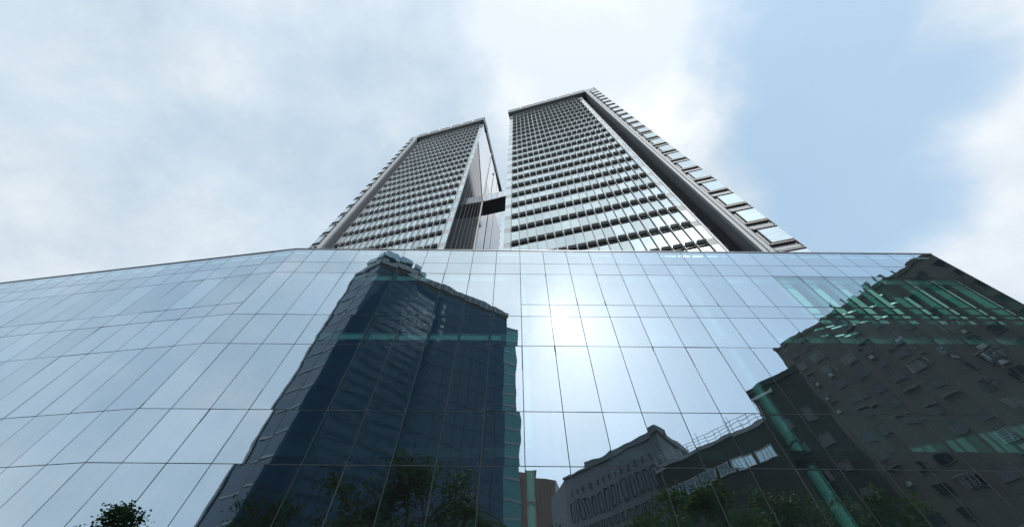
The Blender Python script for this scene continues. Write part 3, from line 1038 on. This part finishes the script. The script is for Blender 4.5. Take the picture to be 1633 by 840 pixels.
# laundry bars and cages on the near corner
cg = MB()
for i in range(6):
    cg.box(-0.9, 0.9, -0.62, -0.60, i * 0.28, i * 0.28 + 0.03)
for x in (-0.9, -0.3, 0.3, 0.87):
    cg.box(x, x + 0.03, -0.62, -0.59, 0, 1.5)
for x in (-0.9, 0.87):
    cg.box(x, x + 0.03, -0.62, 0.0, 0, 0.03)
    cg.box(x, x + 0.03, -0.62, 0.0, 1.45, 1.48)
cgm = cg.mesh('window_cage', 'white')
wall_grid(db, v0, v1, [HD - 3.6 - 3.3 * i for i in range(12)], 13, cgm, 1.4, 0, 'window_cage', 0.0, lambda z, c: random.random() < 0.82)
sw = outward(d1, tuple(Vector(d1) + dn * 16), off)
s0, s1 = Vector(sw[0]) - off, Vector(sw[1]) - off
wall_grid(db, s0, s1, [HD - 3.6 - 3.3 * i for i in range(12)], 4, aw, 1.4)
for i in range(9):
    z = HD + 0.5
    strip(db, 'roof_frame', dp, dq, z, z + random.choice((1.2, 1.9, 2.6)), -0.3 - 0.2 * (i % 3), 'soffit', 0.46 + i * 0.03, 0.468 + i * 0.03 + 0.012 * (i % 2), 0.6)


# ------------------------------------------------------------------ street trees
def tree_meshes(seed, h, spread, n_leaf):
    rg = random.Random(seed)
    tr = MB()
    pts = [Vector((0, 0, 0))]
    for i in range(4):
        pts.append(pts[-1] + Vector((rg.uniform(-0.25, 0.25), rg.uniform(-0.25, 0.25), h * 0.13)))
    rad = [0.24, 0.21, 0.19, 0.17, 0.14]
    for i in range(4):
        tr.tube(pts[i], pts[i + 1], rad[i], rad[i + 1], 9)
    tips = []

    def grow(p, d, L, r, lv):
        q = p + d * L
        tr.tube(p, q, r, r * 0.62, 6)
        if lv == 0:
            tips.append(q)
            return
        if lv < 2:
            tips.append(q)
        for k in range(3):
            nd = (d + Vector((rg.uniform(-0.9, 0.9), rg.uniform(-0.9, 0.9), rg.uniform(-0.25, 0.6)))).normalized()
            grow(q, nd, L * rg.uniform(0.6, 0.85), r * 0.6, lv - 1)
    for k in range(5):
        a = 2 * math.pi * k / 5 + rg.uniform(-0.4, 0.4)
        d = Vector((math.cos(a) * spread, math.sin(a) * spread, rg.uniform(0.5, 1.1))).normalized()
        grow(pts[2 + k % 3], d, h * 0.19, 0.10, 2)
    grow(pts[4], Vector((0, 0, 1)), h * 0.2, 0.12, 2)
    top = max(t.z for t in tips)
    lf = MB()
    for i in range(n_leaf):
        c = tips[rg.randrange(len(tips))]
        p = c + Vector((rg.gauss(0, 0.55), rg.gauss(0, 0.55), rg.gauss(0, 0.42)))
        s = rg.uniform(0.10, 0.21)
        d = Vector((rg.gauss(0, 1), rg.gauss(0, 1), rg.gauss(0, 0.6) - 0.2)).normalized()
        w = d.orthogonal().normalized()
        w = (w + d.cross(w) * rg.uniform(-1, 1)).normalized()
        lf.quad([p, p + d * s + w * s * 0.55, p + d * s * 2.1, p + d * s - w * s * 0.55])
    return tr.mesh('trunk', 'bark'), lf.mesh('crown', 'leaf'), top


TREES = [tree_meshes(11, 13.0, 0.9, 7000), tree_meshes(23, 13.0, 0.7, 6500), tree_meshes(37, 13.0, 1.1, 7000)]


def street_tree(x, y, height, kind, rz, label):
    tm, lm, top = TREES[kind]
    s = height / (top + 0.4)
    t = thing('street_tree', label, 'tree', (x, y, 0), rz, 'street trees across the road')
    put('trunk', tm, t, scl=(s, s, s))
    put('crown', lm, t, scl=(s, s, s))


def mpos(azd, tan, y=-10.8):
    """a tree on the far pavement whose top shows at this bearing and slope in the glass"""
    r = (2 * D - y) / math.cos(R(azd))
    return polar(azd, r) + (1.6 + tan * r,)


TL = 'leafy street tree '
for (azd, tan, y, kind, rz, lab) in (
        (-44.2, 0.206, -15.0, 0, 0.3, 'alone on the far pavement beyond the navy tower'),
        (-32.0, 0.265, -10.8, 1, 1.2, 'in front of the corner of the navy tower'),
        (-20.5, 0.335, -10.6, 2, 2.1, 'with a broad crown before the navy tower front'),
        (-13.6, 0.405, -11.0, 1, 3.9, 'tallest of those before the navy tower'),
        (6.0, 0.262, -10.4, 0, 5.0, 'below the brown slab block'),
        (21.5, 0.300, -12.0, 2, 0.9, 'before the corner of the granite office block'),
        (28.5, 0.310, -10.8, 0, 2.6, 'in front of the dark railed block'),
        (35.5, 0.285, -11.2, 1, 4.4, 'beside the narrow stair tower'),
        (44.0, 0.235, -10.6, 2, 1.7, 'at the foot of the dun apartment block')):
    x, y, h = mpos(azd, tan, y)
    street_tree(x, y, h, kind, rz, TL + lab)

# palms
pt = MB()
prev = Vector((0, 0, 0))
for i in range(8):
    nx = Vector((0.05 * i, 0.02 * i * i * 0.3, 9.6 * (i + 1) / 8))
    pt.tube(prev, nx, 0.17 - 0.006 * i, 0.164 - 0.006 * i, 9)
    prev = nx
palm_trunk = pt.mesh('trunk', 'bark')
pf = MB()
rg = random.Random(3)
for k in range(17):
    a = 2 * math.pi * k / 17 + rg.uniform(-0.15, 0.15)
    up = rg.uniform(0.15, 1.2)
    hd = Vector((math.cos(a), math.sin(a), 0))
    sd_ = Vector((-math.sin(a), math.cos(a), 0))
    pts = []
    for i in range(9):
        s = i / 8
        pts.append(prev + hd * (2.9 * s) + Vector((0, 0, up * 2.0 * s - 2.9 * s * s)))
    for i in range(1, 9):
        for j in range(3):
            b0 = pts[i - 1].lerp(pts[i], j / 3)
            for q in (-1, 1):
                L = 0.75 * math.sin(math.pi * (0.12 + 0.8 * (i + j / 3) / 9))
                tip = b0 + sd_ * q * L + hd * 0.35 + Vector((0, 0, -0.30 * L))
                pf.quad([b0, b0 + hd * 0.07, tip])
        pf.tube(pts[i - 1], pts[i], 0.035, 0.03, 4)
palm_crown = pf.mesh('crown', 'palm')
for (azd, tan, lab) in ((-7.2, 0.318, 'tall palm tree standing nearer the leafy trees before the navy tower'), (-3.4, 0.302, 'palm tree by the free corner of the navy tower')):
    x, y, h = mpos(azd, tan, -10.2)
    t = thing('palm_tree', lab, 'palm tree', (x, y, 0), azd, 'palms across the road')
    s = h / 10.3
    put('trunk', palm_trunk, t, scl=(s, s, s))
    put('crown', palm_crown, t, scl=(s, s, s))

COLX = 11.5
# ------------------------------------------------------------------ inside the podium: columns, tubes, blinds
for x, r_ in ((0.72, 0.6), (COLX, 1.0)):
    put('column', cmesh, podium, (x, 1.05, 0), scl=(r_, r_, 1))
for i, (x, y, z) in enumerate(((16.06, 1.6, 13.89), (17.68, 1.6, 14.39), (18.49, 1.6, 15.13), (17.85, 1.6, 13.78), (19.46, 1.6, 15.24), (18.51, 1.6, 14.44), (19.59, 1.6, 14.59), (21.12, 1.6, 16.47), (20.93, 1.6, 15.55), (22.78, 1.6, 16.92), (22.53, 1.6, 15.97), (24.23, 1.6, 17.21), (24.1, 1.6, 17.96))):
    put('pendant_tube', tb, podium, (x, y, z), (0, 0, -0.62 + 0.1 * (i % 3)), (0.75 + 0.2 * (i % 3), 1, 1))
for k in range(11, 19):
    for zz, hh in ((14.42, 0.30), (14.86, 0.16)):
        MB().box(-0.5, 0.5, 0.5, 0.56, zz, zz + hh).obj('sill_ledge', podium, 'blind', loc=(X0 + PW * (k + 0.5), 0, 0))
    put('roller_blind', bl, podium, (X0 + PW * (k + 0.5) + 0.05, 0.56, 15.25), scl=(1, 1, 0.55 if k == 15 else 1.0))
